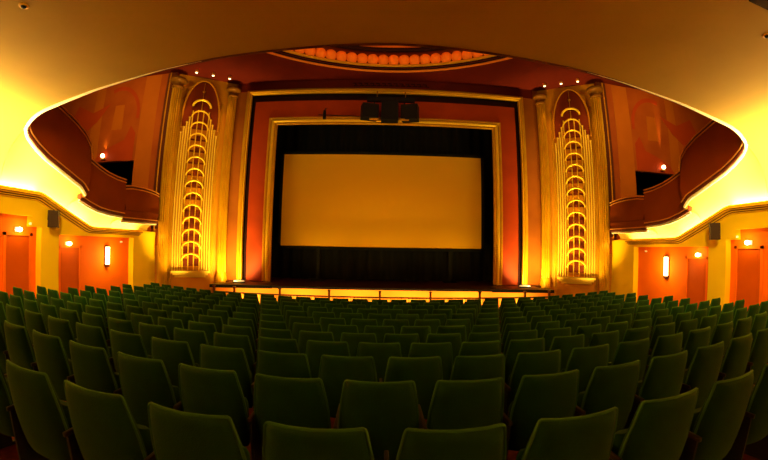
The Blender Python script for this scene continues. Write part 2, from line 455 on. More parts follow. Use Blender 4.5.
# upper side walls and the painted frontal walls behind the side balconies
for s in (-1, 1):
    struct(MB().box(s*14.2, s*14.4, -4.4, 11.1, -1, CZ).build('wall_upper_' + SIDE[s], M['mural_base']))
    YM = 10.95
    m = MB()
    m.box(s*7.95, s*9.4, YM, YM+.2, -.2, CZ); m.box(s*9.4, s*11.6, YM, YM+.2, 2.93, CZ); m.box(s*11.6, s*14.3, YM, YM+.2, -.2, CZ)
    m.box(s*9.4, s*11.6, YM, YM+.2, -.2, .9)
    struct(m.build('wall_front_' + SIDE[s], M['mural_base']))
    struct(MB().box(s*9.2, s*11.8, YM+1.2, YM+1.3, .5, 3.2).box(s*9.2, s*11.8, YM+.2, YM+1.2, 3.0, 3.1).box(s*9.2, s*9.3, YM+.2, YM+1.2, .5, 3.1).box(s*11.7, s*11.8, YM+.2, YM+1.2, .5, 3.1)
           .build('door_%d' % (5 if s < 0 else 6), M['black']))
    # mural: arches and drapery painted on the wall (thin raised paint fields)
    mu = empty('wall_mural', (s*10.6, YM, 3.0), 'faded red arch mural on the %s upper wall above the black opening' % SIDE[s], 'mural', 'painted arch murals')
    inv = Matrix.Translation(-Vector(mu.location))
    def flat(name, pts, mt, d=.008):
        n = len(pts)
        v = [(s*x, YM-d, z) for x, z in pts] + [(s*x, YM+.002, z) for x, z in pts]
        f = [tuple(range(n)), tuple(range(2*n-1, n-1, -1))] + [(i, (i+1) % n, (i+1) % n + n, i+n) for i in range(n)]
        MB().add(v, f).build(name, mt, mu).matrix_parent_inverse = inv
    flat('pilaster_stripe', [(8.62, 1.2), (9.38, 1.2), (9.36, CZ-.02), (8.65, CZ-.02)], M['mural_ochre'])
    flat('pilaster_stripe', [(11.35, 2.95), (11.9, 2.95), (11.85, 6.2), (11.4, 6.2)], M['mural_ochre'], .006)
    flat('shade_strip', [(7.96, .4), (8.36, .4), (8.34, CZ-.02), (7.96, CZ-.02)], M['rail_wood'], .02)  # flat dark strip for the shadow between column and wall
    arc = [(10.55+1.12*math.cos(a), 4.75+1.25*math.sin(a)) for a in np.linspace(-.15, PI*.62, 18)]
    arc2 = [(10.55+.98*math.cos(a), 4.75+1.08*math.sin(a)) for a in np.linspace(PI*.62, -.15, 18)]
    flat('arch_band', [(21.1-x, z) for x, z in arc + arc2], M['mural_red'], .012)
    flat('drapery', [(9.5, 2.95), (9.5, 4.0), (9.75, 4.3), (10.0, 3.75), (10.6, 3.55), (11.2, 3.3), (11.5, 2.95)], M['mural_red'], .010)
    flat('drapery', [(11.0, 5.3), (11.9, 5.0), (12.8, 5.4), (13.2, 4.6), (12.2, 4.2), (11.6, 4.6)], M['mural_red'], .012)
    flat('figure_panel', [(10.2, 4.2), (10.75, 4.2), (10.7, 5.2), (10.25, 5.2)], M['mural_ochre'], .009)

# ------------------------------------------------------------------ ornamental bays beside the stage
YP = 12.2
bays = {}
for s in (-1, 1):
    P0 = Vector((s*7.87, 11.0, 0)); P1 = Vector((s*6.085, YP, 0))
    t = (P1-P0).normalized(); n = Vector((-t.y, t.x, 0))
    if n.y < 0: n = -n
    L = (P1-P0).length; bays[s] = (P0, t, n)
    up = Vector((0, 0, 1))
    def bp(u, z, d=0.0): return P0 + t*u + n*(.12 - d) + up*z       # d: how far it stands out of the bay wall
    def bbox(mb, u0, u1, z0, z1, d0, d1, mi=0):
        c = bp((u0+u1)/2, (z0+z1)/2, (d0+d1)/2)
        mb.obox(c, t, n, up, (u1-u0)/2, (d1-d0)/2, (z1-z0)/2, mi)
    m = MB(); bbox(m, -.35, L+.35, -2.7, CZ, -.25, 0.0); struct(m.build('wall_bay_' + SIDE[s], M['bay']))
    # columns
    for q, (u, r) in enumerate(((0, .19), (L, .17))):
        p = P0 + t*u
        zb = -2.3 if q == 0 else -1.5
        where = 'outer fluted gold column %s of the stage, next to the side balcony' if q == 0 else 'inner fluted gold column %s of the stage, next to its frame'
        col = empty('fluted_column', (p.x, p.y, zb), where % SIDE[s], 'column', 'fluted columns flanking the stage')
        H = 5.66 - zb
        prof = [(r, z) for z in np.linspace(.35, H, 14)]
        MB().lathe(prof, n=112, flute=(14, .30, 0, 99)).build('shaft', M['gold'], col)
        MB().lathe([(r*1.25, 0), (r*1.25, .2), (r*1.12, .24), (r*1.15, .3), (r*1.02, .36)], n=32).build('column_base', M['gold'], col)
        MB().lathe([(r*.95, H-.02), (r*1.2, H+.02), (r*1.2, H+.06), (r*1.0, H+.09), (r*1.0, H+.16), (r*1.5, H+.25), (r*1.7, H+.28), (r*1.7, H+.36), (r*1.4, H+.4)], n=32).build('capital', M['capital_shade'], col)
    # pale ledge under the ornament
    e = empty('wall_ledge', bp(1.0, -1.33), 'pale ledge under the %s pipe ornament beside the stage' % SIDE[s], 'ledge', 'ledges under the pipe ornaments')
    inv = Matrix.Translation(-Vector(e.location))
    m = MB(); bbox(m, .30, 1.71, -1.16, -1.08, -.02, .22); m.build('shelf', M['white'] if False else M['silver_gold'], e).matrix_parent_inverse = inv
    m = MB(); bbox(m, .36, 1.64, -1.24, -1.16, -.02, .17); bbox(m, .44, 1.56, -1.32, -1.24, -.02, .11); m.build('bracket', M['silver_gold'], e).matrix_parent_inverse = inv
    # stem-and-leaf tower with stepped pipes
    e = empty('wall_ornament', bp(1.0, -1.08), 'tall art deco leaf tower of gilded arcs on the %s of the stage' % SIDE[s], 'wall ornament', 'gilded leaf towers beside the stage')
    inv = Matrix.Translation(-Vector(e.location))
    def part(mb, name, mt):
        o = mb.build(name, mt, e); o.matrix_parent_inverse = inv; return o
    for u in (.71, .915, 1.12, 1.325):
        part(MB().tube([bp(u, -1.08, .05), bp(u, 4.95 if .8 < u < 1.2 else 4.9, .05)], .022, 8), 'rib', M['gold_bright'])
    for k in range(14):
        zc = -.46 + .4455*k
        wid = .33 if k < 13 else .34
        a = MB(); pts = []
        for q in np.linspace(0, PI, 15):
            pts.append(bp(1.018 + wid*math.cos(q), zc - .26 + .26*math.sin(q), .07 + .09*math.sin(q)))
        a.tube(pts, .032 if k < 13 else .045, 8)
        part(a, 'leaf_arc', M['gold_bright'])
        nb = MB()
        h = .40 if k < 5 else (.20 if k < 13 else .34)
        for i in range(3):
            u0 = .73 + .205*i; zt = zc - .05 - (.13 if i != 1 else 0)
            bbox(nb, u0, u0+.165, zt - h + (.13 if i != 1 else 0), zt, -.01, .012)
        part(nb, 'infill_and_shade', M['infill_and_shade'])  # dark red infill low down; higher up, shade under the arcs as plates
    for u in (.225, .275):
        for uu in (u, 2.036-u): part(MB().tube([bp(uu, -2.2, .0), bp(uu, 5.3, .0)], .022, 8), 'edge_rib', M['gold'])
    for i, u in enumerate((.62, .53, .44, .35)):
        for uu in (u, 2.036 - u):
            zt = (4.62, 4.42, 4.22, 4.0)[i]
            pm = MB().tube([bp(uu, -1.08, .03), bp(uu, zt, .03)], .03, 10)
            pm.tube([bp(uu, zt-.02, .03), bp(uu, zt+.02, .03)], .042, 10)
            part(pm, 'pipe', M['silver_gold'])
    part(MB().tube([bp(1.018, 4.9, .06), bp(1.018, 5.55, .05), bp(1.018, 6.1, .04)], [.02, .012, .008], 8), 'finial_rod', M['gold'])
    part(MB().lathe([(.005, -.05), (.05, -.03), (.05, .03), (.005, .05)], c=bp(1.018, 5.72, .05), n=12), 'finial_knob', M['gold'])
    # pointed arch relief
    m = MB()
    l = []; 
    for q in np.linspace(0, 1, 12): l.append((.32 + .70*(1-math.cos(q*PI/2)), 4.7 + 1.48*math.sin(q*PI/2)))
    m.tube([bp(u, z, .05) for u, z in [(.32, 4.2)] + l], .04, 8); m.tube([bp(2.036-u, z, .05) for u, z in [(.32, 4.2)] + l], .04, 8)
    m.build('arch_moulding', M['bay'], e).matrix_parent_inverse = inv
    pts = [(.34, 4.25)] + l + [(2.036-u, z) for u, z in l[::-1]] + [(1.696, 4.25)]
    v = [bp(u, z, .014) for u, z in pts] + [bp(u, z, .003) for u, z in pts]; k = len(pts)
    MB().add(v, [tuple(range(k)), tuple(range(2*k-1, k-1, -1))] + [(i, (i+1) % k, (i+1) % k+k, i+k) for i in range(k)]).build('arch_field', M['arch_red'], e).matrix_parent_inverse = inv

# ------------------------------------------------------------------ proscenium
ST = -1.41                                        # stage floor
pf = empty('proscenium_frame', (XS, 12.3, ST), 'stepped red and gold frame around the stage opening', 'proscenium frame')
inv = Matrix.Translation(-Vector(pf.location))
def u_frame(name, xi, zi, xo, zo, y0, y1, mt, bev=0, zb=ST):
    """an upside-down U: inner half width xi, inner top zi, outer xo, zo"""
    m = MB()
    m.box(XS-xo, XS-xi, y0, y1, zb, zo); m.box(XS+xi, XS+xo, y0, y1, zb, zo); m.box(XS-xi, XS+xi, y0, y1, zi, zo)
    o = m.build(name, mt, pf, bev); o.matrix_parent_inverse = inv; return o
def u_tube(name, x, z, y, r, mt):
    m = MB()
    pr = [(r*math.cos(a), r*math.sin(a)) for a in np.linspace(0, 2*PI, 13)[:-1]]
    c = [(XS-x, ST), (XS-x, z), (XS+x, z), (XS+x, ST)]
    vs = []
    for i, (px, pz) in enumerate(c):
        for a, b in pr:
            ox = -a if i in (0, 1) else a
            oz = a if i in (1, 2) else 0
            vs.append((px + ox, y + b, pz + oz))
    k = len(pr); fs = [(i*k+j, i*k+(j+1) % k, (i+1)*k+(j+1) % k, (i+1)*k+j) for i in range(3) for j in range(k)]
    m.add(vs, fs, 0, False)
    o = m.build(name, mt, pf); o.matrix_parent_inverse = inv; return o
u_frame('outer_moulding', 5.22, 5.75, 5.42, 5.93, 12.20, 12.36, M['gold'], .03)
u_tube('outer_bead', 5.31, 5.84, 12.20, .05, M['gold'])
u_tube('outer_bead', 5.24, 5.77, 12.22, .02, M['gold_bright'])
u_frame('shadow_reveal', 5.0, 5.42, 5.23, 5.76, 12.50, 12.7, M['dark_gap'])
u_frame('red_panel', 4.46, 4.82, 5.09, 5.50, 12.40, 12.6, M['red'])
u_frame('inner_moulding', 4.12, 4.52, 4.47, 4.83, 12.38, 12.46, M['gold'], .02)
u_tube('inner_bead', 4.41, 4.77, 12.38, .045, M['gold'])
u_tube('inner_bead', 4.28, 4.66, 12.37, .055, M['gold_bright'])
u_tube('inner_bead', 4.165, 4.555, 12.39, .035, M['gold'])
# wall around the frame
m = MB()
m.box(XS-6.9, XS-5.40, 12.36, 12.6, -2.7, CZ); m.box(XS+5.40, XS+6.9, 12.36, 12.6, -2.7, CZ); m.box(XS-5.4, XS+5.4, 12.36, 12.6, 5.92, CZ)
struct(m.build('wall_stage', M['bay_dark']))
struct(MB().box(XS-5.9, XS+5.9, 12.345, 12.37, 5.94, CZ).build('trim_3', M['dark_red']))
# key pattern along the frieze
fr = MB()
for i in range(13):
    x = -1.35 + i*.225
    fr.box(x, x+.15, 12.325, 12.346, 6.17, 6.20); fr.box(x+.12, x+.15, 12.325, 12.346, 6.08, 6.2); fr.box(x+.05, x+.24, 12.325, 12.346, 6.08, 6.11)
tag(fr.build('frieze_pattern', M['dark_gap']), 'dark key pattern strip on the red wall under the dome', 'frieze')
# stage
st = empty('stage', (0, 11.3, -2.25), 'dark stage with orange front below the cinema screen', 'stage')
inv = Matrix.Translation(-Vector(st.location))
def st_y(x):
    a = abs(x - XS)
    return 11.3 - .022*a*a - .02*max(0, a-3.5)**2
xsg = list(np.linspace(-5.55, 5.45, 41))
m = MB()
m.grid([[(x, st_y(x), ST), (x, 12.08, ST)] for x in xsg], smooth=False); m.grid([[(x, st_y(x), ST-.05), (x, 12.08, ST-.05)] for x in xsg], smooth=False)
m.grid([[(x, st_y(x)-.0, ST), (x, st_y(x), ST-.05)] for x in xsg], smooth=False)
o = m.build('stage_floor', M['stage_floor'], st); o.matrix_parent_inverse = inv
m = MB(); m.grid([[(x, st_y(x)+.03, ST-.05), (x, st_y(x)+.03, -2.7)] for x in xsg]); m.grid([[(x, st_y(x)+.15, ST-.05), (x, st_y(x)+.15, -2.7)] for x in xsg])
m.grid([[(xsg[0], st_y(xsg[0])+.03, ST-.05), (xsg[0], 12.08, ST-.05)], [(xsg[0], st_y(xsg[0])+.03, -2.7), (xsg[0], 12.15, -2.7)]]); m.grid([[(xsg[-1], st_y(xsg[-1])+.03, ST-.05), (xsg[-1], 12.08, ST-.05)], [(xsg[-1], st_y(xsg[-1])+.03, -2.7), (xsg[-1], 12.15, -2.7)]])
o = m.build('stage_front', M['stage_front'], st); o.matrix_parent_inverse = inv
m = MB()
m.sweep([(x, st_y(x)-.02, ST-.02) for x in xsg], [(-.03, -.03), (.03, -.03), (.03, .03), (-.03, .03)])
for s in (-1, 1):
    xx = [x for x in np.linspace(3.6, 5.6, 12)]
    m.grid([[(s*x+XS, st_y(s*x+XS)-.06, ST+.03), (s*x+XS, st_y(s*x+XS)+.55, ST+.03)] for x in xx], smooth=False)
    m.grid([[(s*x+XS, st_y(s*x+XS)-.06, ST+.03), (s*x+XS, st_y(s*x+XS)-.06, ST-.07)] for x in xx], smooth=False)
o = m.build('stage_nosing', M['black_box'], st); o.matrix_parent_inverse = inv
struct(MB().box(-5.9, 5.9, 12.15, 14.6, ST-.12, ST-.012).build('floor_stage', M['stage_floor']))
# stage house, masking, screen
m = MB()
m.box(-6, 6, 14.5, 14.6, ST-.1, 6.2); m.box(-6, -5.9, 12.7, 14.6, ST-.1, 6.2); m.box(5.9, 6, 12.7, 14.6, ST-.1, 6.2); m.box(-6, 6, 12.7, 14.6, 6.1, 6.2)
struct(m.build('wall_stage_house', M['black']))
SY = 13.4
sc = empty('cinema_screen', (0, SY, ST), 'wide pale cinema screen hanging inside the black stage opening', 'screen')
inv = Matrix.Translation(-Vector(sc.location))
sx0, sx1, sz0, sz1 = -.295*SY-.165, .2995*SY-.165, -.0055*SY, .2690*SY
m = MB().box(sx0, sx1, SY-.01, SY+.03, sz0, sz1); m.build('screen_surface', M['screen'], sc).matrix_parent_inverse = inv
m = MB().box(sx0-.12, sx0, SY-.03, SY+.05, sz0-.12, sz1+.12).box(sx1, sx1+.12, SY-.03, SY+.05, sz0-.12, sz1+.12).box(sx0-.12, sx1+.12, SY-.03, SY+.05, sz0-.12, sz0).box(sx0-.12, sx1+.12, SY-.03, SY+.05, sz1, sz1+.12)
m.build('screen_border', M['black'], sc).matrix_parent_inverse = inv
for i, x in enumerate((-2.6, 2.6)):
    m = MB().box(x-.06, x+.06, SY+.05, SY+.16, ST, sz0+.3).box(x-.25, x+.25, SY-.1, SY+.3, ST, ST+.04)
    m.build('screen_leg', M['black'], sc).matrix_parent_inverse = inv
# masking drapes each side and along the top, pleated
mk = empty('masking_drape', (0, 13.9, ST), 'black pleated masking drape behind and around the screen', 'drape')
m = MB()
m.grid([[(x, 13.9 + .06*math.sin(x*14), ST), (x, 13.9 + .06*math.sin(x*14), 5.8)] for x in np.linspace(-5.6, 5.5, 260)])
o = m.build('pleats', M['black'], mk); o.matrix_parent_inverse = Matrix.Translation((0, -13.9, -ST))

# loudspeaker cluster hung in front of the frame
cl = empty('speaker_cluster', (.13, 11.95, 4.45), 'black hanging speaker cluster above the screen centre', 'speaker cluster')
inv = Matrix.Translation(-Vector(cl.location))
def pp(x, y):   # metres at the cluster's plane from a centre and size
    return x
for i, (x0, x1, z0, z1, rz) in enumerate(((-1.02, -.42, 4.55, 5.12, .28), (-.30, .32, 4.48, 5.22, 0), (.44, 1.06, 4.52, 5.12, -.28))):
    c = Vector(((x0+x1)/2 + .12 - .165 + .12, 11.95, (z0+z1)/2))
    a = Vector((math.cos(rz), math.sin(rz), 0)); b = Vector((-math.sin(rz), math.cos(rz), 0))
    m = MB().obox(c, a, b, (0, 0, 1), (x1-x0)/2, .2, (z1-z0)/2)
    k = m.build('cabinet', M['black_box'], cl, .02); k.matrix_parent_inverse = inv
    m = MB().obox(c - b*.205, a, b, (0, 0, 1), (x1-x0)/2-.04, .012, (z1-z0)/2-.05)
    g = m.build('grille', M['grille'], k); g.matrix_parent_inverse = inv
m = MB().box(-.75, 1.0, 11.88, 12.02, 5.25, 5.42); m.build('hanging_beam', M['black_box'], cl).matrix_parent_inverse = inv
for x in (-.38, .66):
    m = MB().tube([(x, 11.95, 5.36), (x, 11.95, 5.66), (x, 12.19, 5.70)], .028, 8); m.build('hanging_rod', M['gold'], cl).matrix_parent_inverse = inv
for x in (-.48, .62):
    m = MB().tube([(x, 11.95, 5.1), (x, 11.95, 5.3)], .03, 8); m.build('bracket', M['black_box'], cl).matrix_parent_inverse = inv
    m = MB().box(x-.16, x+.16, 11.8, 11.9, 4.5, 4.55); m.build('foot_plate', M['gold'], cl).matrix_parent_inverse = inv
lb = empty('lighting_bar', (-1.6, 12.1, 4.8), 'thin dark lighting bar with a small lantern left of the speakers', 'lighting bar')
inv = Matrix.Translation(-Vector(lb.location))
MB().tube([(-2.55, 12.1, 4.78), (-1.02, 12.1, 4.72)], .018, 8).build('bar', M['black_box'], lb).matrix_parent_inverse = inv
MB().tube([(-2.32, 12.1, 4.95), (-2.32, 12.1, 4.62)], [.05, .07], 12).build('lantern', M['black_box'], lb).matrix_parent_inverse = inv
MB().tube([(-2.32, 12.1, 4.95), (-2.32, 12.36, 5.15)], .02, 8).build('hook', M['black_box'], lb).matrix_parent_inverse = inv

# ------------------------------------------------------------------ rail in front of the stage
rl = empty('orchestra_rail', (0, 10.25, -2.25), 'low rail of thin balusters in front of the orange stage front', 'rail')
inv = Matrix.Translation(-Vector(rl.location))
def rl_y(x): return 10.46 - .003*x*x
RT = -1.585
px = [-5.45, -4.75, -3.25, -1.70, -.15, 1.40, 2.95, 4.45, 5.3]
for x in px:
    m = MB().box(x-.03, x+.03, rl_y(x)-.03, rl_y(x)+.03, -2.45, RT+.17).box(x-.045, x+.045, rl_y(x)-.045, rl_y(x)+.045, RT+.17, RT+.2)
    m.build('post', M['rail_wood'], rl).matrix_parent_inverse = inv
for a, b in zip(px[:-1], px[1:]):
    xs_ = np.linspace(a+.03, b-.03, 9)
    m = MB().sweep([(x, rl_y(x), RT) for x in xs_], [(-.03, -.02), (.03, -.02), (.03, .02), (-.03, .02)])
    h = m.build('handrail', M['rail_wood'], rl); h.matrix_parent_inverse = inv
    m = MB()
    n = int((b-a)/.105)
    for i in range(1, n):
        x = a + (b-a)*i/n
        m.tube([(x, rl_y(x), -2.42), (x, rl_y(x), RT-.01)], .012, 6)
    m.sweep([(x, rl_y(x), -2.34) for x in xs_], [(-.02, -.015), (.02, -.015), (.02, .015), (-.02, .015)])
    m.build('balusters', M['gold'], rl).matrix_parent_inverse = inv

# ------------------------------------------------------------------ seats
def build_seat():
    r = bpy.data.objects.new('theatre_seat', None); C.objects.link(r); r.empty_display_size = .1
    def slab(name, levels, th, mt, kx):
        """levels: (half width, y, z); a cushioned panel bent round the sitter"""
        rings = []
        nu = 11
        for (w, y, z, tt) in levels:
            f = []; bk = []
            for i in range(nu):
                q = -1 + 2*i/(nu-1)
                e = max(0.0, 1 - abs(q)**6)**.5
                x = w*q
                yy = y + kx*x*x
                f.append((x, yy + tt*(.25+.75*e)*.5, z)); bk.append((x, yy - tt*(.25+.75*e)*.5, z))
            rings.append(f + bk[::-1])
        vs = [p for g in rings for p in g]; k = len(rings[0]); fs = []
        for i in range(len(rings)-1):
            for j in range(k): fs.append((i*k+j, i*k+(j+1) % k, (i+1)*k+(j+1) % k, (i+1)*k+j))
        m = MB().add(vs, fs, 0, True)
        m.add(rings[0], [tuple(range(k))], 0); m.add(rings[-1], [tuple(range(k))], 0, True)
        o = m.build(name, mt, r); o.data.shade_smooth() if hasattr(o.data, 'shade_smooth') else None
        return o
    lv = []
    for z, w, tt in ((.30, .235, .05), (.34, .25, .07), (.45, .256, .085), (.56, .256, .09), (.66, .251, .09), (.75, .240, .085), (.82, .228, .08), (.862, .221, .072), (.884, .217, .060), (.896, .212, .040), (.9, .204, .018)):
        lv.append((w, -.16 - (z-.34)*.13, z, tt))
    slab('backrest', lv, .08, M['seat'], .75)
    pts = [(-w, y + .75*w*w - tt*.12, z) for w, y, z, tt in lv[2:]]
    w, y, z, tt = lv[-1]
    pts += [(w*q, y + .75*w*w*q*q - .006, z + .002) for q in (-.6, 0, .6)]
    pts += [(-a, b, c) for a, b, c in pts[:len(lv)-2][::-1]]
    MB().tube(pts, .0085, 6).build('edge_sheen', M['edge_sheen'], [c for c in r.children if c.name.startswith('backrest')][0])  # added lighter tube; the fabric's edge sheen is put into its colour
    cu = []
    for q, w, tt in ((0, .20, .05), (.04, .235, .11), (.14, .24, .13), (.26, .235, .12), (.30, .22, .05)):
        cu.append((w*.88, -.035 + q*.05, .33 + q, tt*.8))
    slab('seat_cushion', cu, .12, M['seat'], .1)
    # armrest and standard on the sitter's left; the last seat of a row carries a second pair
    def arm(x):
        m = MB().box(x-.012, x+.012, -.22, .14, .55, .58)
        a = m.build('armrest', M['seat_wood'], r, .006)
        m = MB().box(x-.009, x+.009, -.20, .06, -.06, .56).box(x-.012, x+.012, -.24, .12, -.06, .02)
        l = m.build('leg', M['seat_metal'], r)
        return a, l
    arm(-.28)
    return r
MI = cam.matrix_world.inverted()
def in_view(x, y, z):
    v = MI @ Vector((x, y, z)); v.normalize()
    th = math.acos(max(-1, min(1, -v.z))); r = 2*344.077*math.tan(th/2); q = math.hypot(v.x, v.y) + 1e-9
    return 1 < 384 + r*v.x/q < 767 and 0 < 230 - r*v.y/q < 459
def seat_shows(x, y):
    z = floor_z(x, y)
    return sum(in_view(x + a*SC, y - SC*(.18 + (h-.4)*.1), z + h*SC) for a in (-.2, -.1, 0, .1, .2) for h in (.3, .45, .6, .75, .89)) >= 1
def copy_seat(src):
    r = src.copy(); C.objects.link(r)
    for ch in src.children:
        c = ch.copy(); C.objects.link(c); c.parent = r
        for g in ch.children:
            d = g.copy(); C.objects.link(d); d.parent = c
    return r
ORD = ['', 'first', 'second', 'third', 'fourth', 'fifth', 'sixth', 'seventh', 'eighth', 'ninth', 'tenth', 'eleventh', 'twelfth', 'thirteenth', 'fourteenth', 'fifteenth']
ROWN = ['row nearest the viewer', 'second row from the viewer', 'third row from the viewer', 'fourth row from the viewer', 'fifth row from the viewer', 'middle row of eleven',
        'fifth row from the stage', 'fourth row from the stage', 'third row from the stage', 'second row from the stage', 'front row by the stage']
ROWN = ROWN[:5] + ['sixth row from the viewer', 'sixth row from the stage'] + ROWN[6:]
# columns of seats built per row: those that show in the photograph
VIS = [(-3.3, 3.3), (-4.75, 4.75), (-6.3, 6.3), (-7.9, 7.9)] + [(-7.9, 7.9)]*8
proto = build_seat(); used = False
for k in range(12):
    off = -.26 if k % 2 == 0 else .01
    SP = (.592, .575, .57)[k] if k < 3 else .56
    xsr = [off + SP*n for n in range(-17, 19)]
    xsr = [x for x in xsr if VIS[k][0] <= x <= VIS[k][1]]
    xsr = [x for x in xsr if seat_shows(SC*x + CAM[0], SC*(ROW_Y[k] + ROW_C[k]*x*x + BACK))]
    n = len(xsr)
    for i, x in enumerate(xsr):
        xr = x
        y = SC*(ROW_Y[k] + ROW_C[k]*xr*xr + BACK)
        x = SC*xr + CAM[0]
        o = proto if not used else copy_seat(proto)
        used = True
        o.location = (x, y, floor_z(x, y))
        o.rotation_euler = (0, 0, math.atan(2*ROW_C[k]*xr)); o.scale = (SC, SC, SC)
        if i < n/2: pos = '%s from the left end' % ORD[i+1]
        else: pos = '%s from the right end' % ORD[n-i]
        if pos.startswith('first '): pos = pos.replace('first from the', 'outermost at the')
        tag(o, 'green theatre seat, %s of the %s' % (pos, ROWN[k]), 'theatre seat', 'green seats of the stalls')
        if i == n-1:                                   # end of the row: a second armrest and standard
            for ch in list(o.children):
                if ch.name.split('.')[0] in ('armrest', 'leg'):
                    c = ch.copy(); C.objects.link(c); c.parent = o; c.location = (.56, 0, 0)

# ------------------------------------------------------------------ lights
def light(kind, name, loc, power, col, aim=None, size=.1, size_y=None, spot=None, blend=.6):
    l = bpy.data.lights.new(name, kind)
    l.energy = power; l.color = col
    if kind == 'AREA':
        l.size = size
        if size_y: l.shape = 'RECTANGLE'; l.size_y = size_y
    elif kind in ('POINT', 'SPOT'):
        l.shadow_soft_size = size
    if kind == 'SPOT': l.spot_size = math.radians(spot); l.spot_blend = blend
    o = bpy.data.objects.new(name, l); C.objects.link(o); o.location = loc
    if aim is not None:
        d = Vector(aim) - Vector(loc)
        o.rotation_euler = d.to_track_quat('-Z', 'Y').to_euler()
    return o
WARM = (1.0, .78, .30); GOLD = (1.0, .72, .20); AMB = (1.0, .50, .14)
def cove_light(s, y0, z0, y1, z1, power):
    c = Vector((s*(W-.09), (y0+y1)/2, (z0+z1)/2)); t = Vector((0, y1-y0, z1-z0)); L = t.length; t.normalize()
    nz = Vector((s*.2, 0, 1)); nz -= t*nz.dot(t); nz.normalize()       # direction of emission
    z = -nz; x = t; y = z.cross(x)
    l = bpy.data.lights.new('cove_lamp', 'AREA'); l.shape = 'RECTANGLE'; l.size = L; l.size_y = .08; l.energy = power*L; l.color = (1.0, .83, .38); l.spread = math.radians(180)
    o = bpy.data.objects.new('cove_lamp', l); C.objects.link(o)
    o.matrix_world = Matrix(((x.x, y.x, z.x, c.x), (x.y, y.y, z.y, c.y), (x.z, y.z, z.z, c.z), (0, 0, 0, 1)))
COVE = 150
for s in (-1, 1):
    cove_light(s, -3.5, .982, 5.93, .982, COVE*1.3)
    cove_light(s, 5.99, .972, 7.66, .280, COVE*.55)
    cove_light(s, 7.70, .280, 9.85, .280, COVE*.22)
    # wall sconces: half-cylinder of frosted glass between dark caps
    X = W + .2
    yc, z0, z1 = (8.72, -.83, -.24) if s < 0 else (8.43, -.87, -.24)
    e = empty('wall_sconce', (s*X, yc, z0), 'lit white tube sconce on the %s orange wall' % SIDE[s], 'wall lamp', 'tube sconces')
    inv = Matrix.Translation(-Vector(e.location))
    gl = [(s*(X - .03 - .075*math.sin(a)), yc + .075*math.cos(a)) for a in np.linspace(0, PI, 13)]
    MB().grid([[(x, y, z0+.05), (x, y, z1-.02)] for x, y in gl]).add([(x, y, z0+.05) for x, y in gl], [tuple(range(13))]).build('glass_tube', M['glow_tube'], e).matrix_parent_inverse = inv
    MB().box(s*(X-.03), s*(X+.01), yc-.10, yc+.10, z0, z1).build('back_plate', M['rail_wood'], e).matrix_parent_inverse = inv
    for za, zb in ((z0-.03, z0+.05), (z1-.02, z1+.02)):
        cp = [(s*(X - .02 - .09*math.sin(a)), yc + .09*math.cos(a)) for a in np.linspace(0, PI, 13)]
        MB().grid([[(x, y, za), (x, y, zb)] for x, y in cp]).add([(x, y, za) for x, y in cp], [tuple(range(13))]).add([(x, y, zb) for x, y in cp], [tuple(range(13))]).build('end_cap', M['rail_wood'], e).matrix_parent_inverse = inv
    light('POINT', 'cove_end_fill', (s*7.74, 10.70, .08), 2.2, WARM, size=.06)  # added point light for the cove's glare on the column
    light('POINT', 'sconce_lamp', (s*(X-.42), yc, (z0+z1)/2), 32, GOLD, size=.15)
    # small lamps over the doors
    for n, (yd, zd) in enumerate(((7.2, -.18), (5.65, .12))):
        e = empty('door_lamp', (s*X, yd, zd), 'small glowing lamp above the %s door in the %s wall' % (('forward', 'rear')[n], SIDE[s]), 'door lamp', 'lamps over the side doors')
        inv = Matrix.Translation(-Vector(e.location))
        MB().box(s*(X-.03), s*(X+.01), yd-.10, yd+.10, zd-.05, zd+.05).build('base', M['white'], e).matrix_parent_inverse = inv
        prof = [(.01, -.055), (.055, -.035), (.07, 0), (.055, .035), (.01, .055)]
        MB().lathe(prof, c=(s*(X-.07), yd, zd), n=16).build('bulb', M['glow_small'], e).matrix_parent_inverse = inv
        light('POINT', 'door_bulb', (s*(X-.2), yd, zd), 7, GOLD, size=.05)
    # loudspeaker on the pilaster
    e = empty('wall_speaker', (s*(W-.05), 6.42, .33), 'dark wall speaker on the %s yellow pilaster below the cornice' % SIDE[s], 'speaker', 'wall speakers')
    inv = Matrix.Translation(-Vector(e.location))
    az = -.75*s
    a = Vector((math.cos(az), math.sin(az)*1.0, 0)); b = Vector((-math.sin(az), math.cos(az), 0))
    c = Vector((s*(W-.32), 6.27, .40))
    k = MB().obox(c, a, b, (0, 0, 1), .12, .15, .20).build('cabinet', M['speaker'], e, .012); k.matrix_parent_inverse = inv
    g = MB().obox(c - b*.16, a, b, (0, 0, 1), .10, .012, .18).build('grille', M['grille'], k); g.matrix_parent_inverse = inv
    MB().tube([(s*(W-.32), 6.27, .5), (s*(W+.0), 6.40, .5)], .03, 8).build('bracket', M['speaker'], e).matrix_parent_inverse = inv
    MB().box(s*(W-.02), s*(W+.01), 6.33, 6.51, .38, .62).build('wall_plate', M['speaker'], e).matrix_parent_inverse = inv
    # little white sensors in the recess corners
    for n, (yd, zd) in enumerate(((9.35, -.10), (5.98, .27))):
        tag(MB().lathe([(.02, -.03), (.045, -.02), (.045, .02), (.02, .03)], c=(s*(X-.03), yd, zd), n=12).build('wall_sensor', M['white']), 'tiny white sensor at the top corner of the orange recess, %s' % (('%s wall, nearer the stage', '%s wall, nearer the viewer')[n] % SIDE[s]), 'sensor', 'wall sensors')
    # eyeball downlights in the soffit, aimed at the side walls
    dx, dy = (-3.91, 2.14) if s < 0 else (4.08, 2.19)
    zd = sof_z(dx)
    e = empty('soffit_downlight', (dx, dy, zd), 'small eyeball downlight in the soffit at the upper %s' % SIDE[s], 'downlight', 'eyeball downlights')
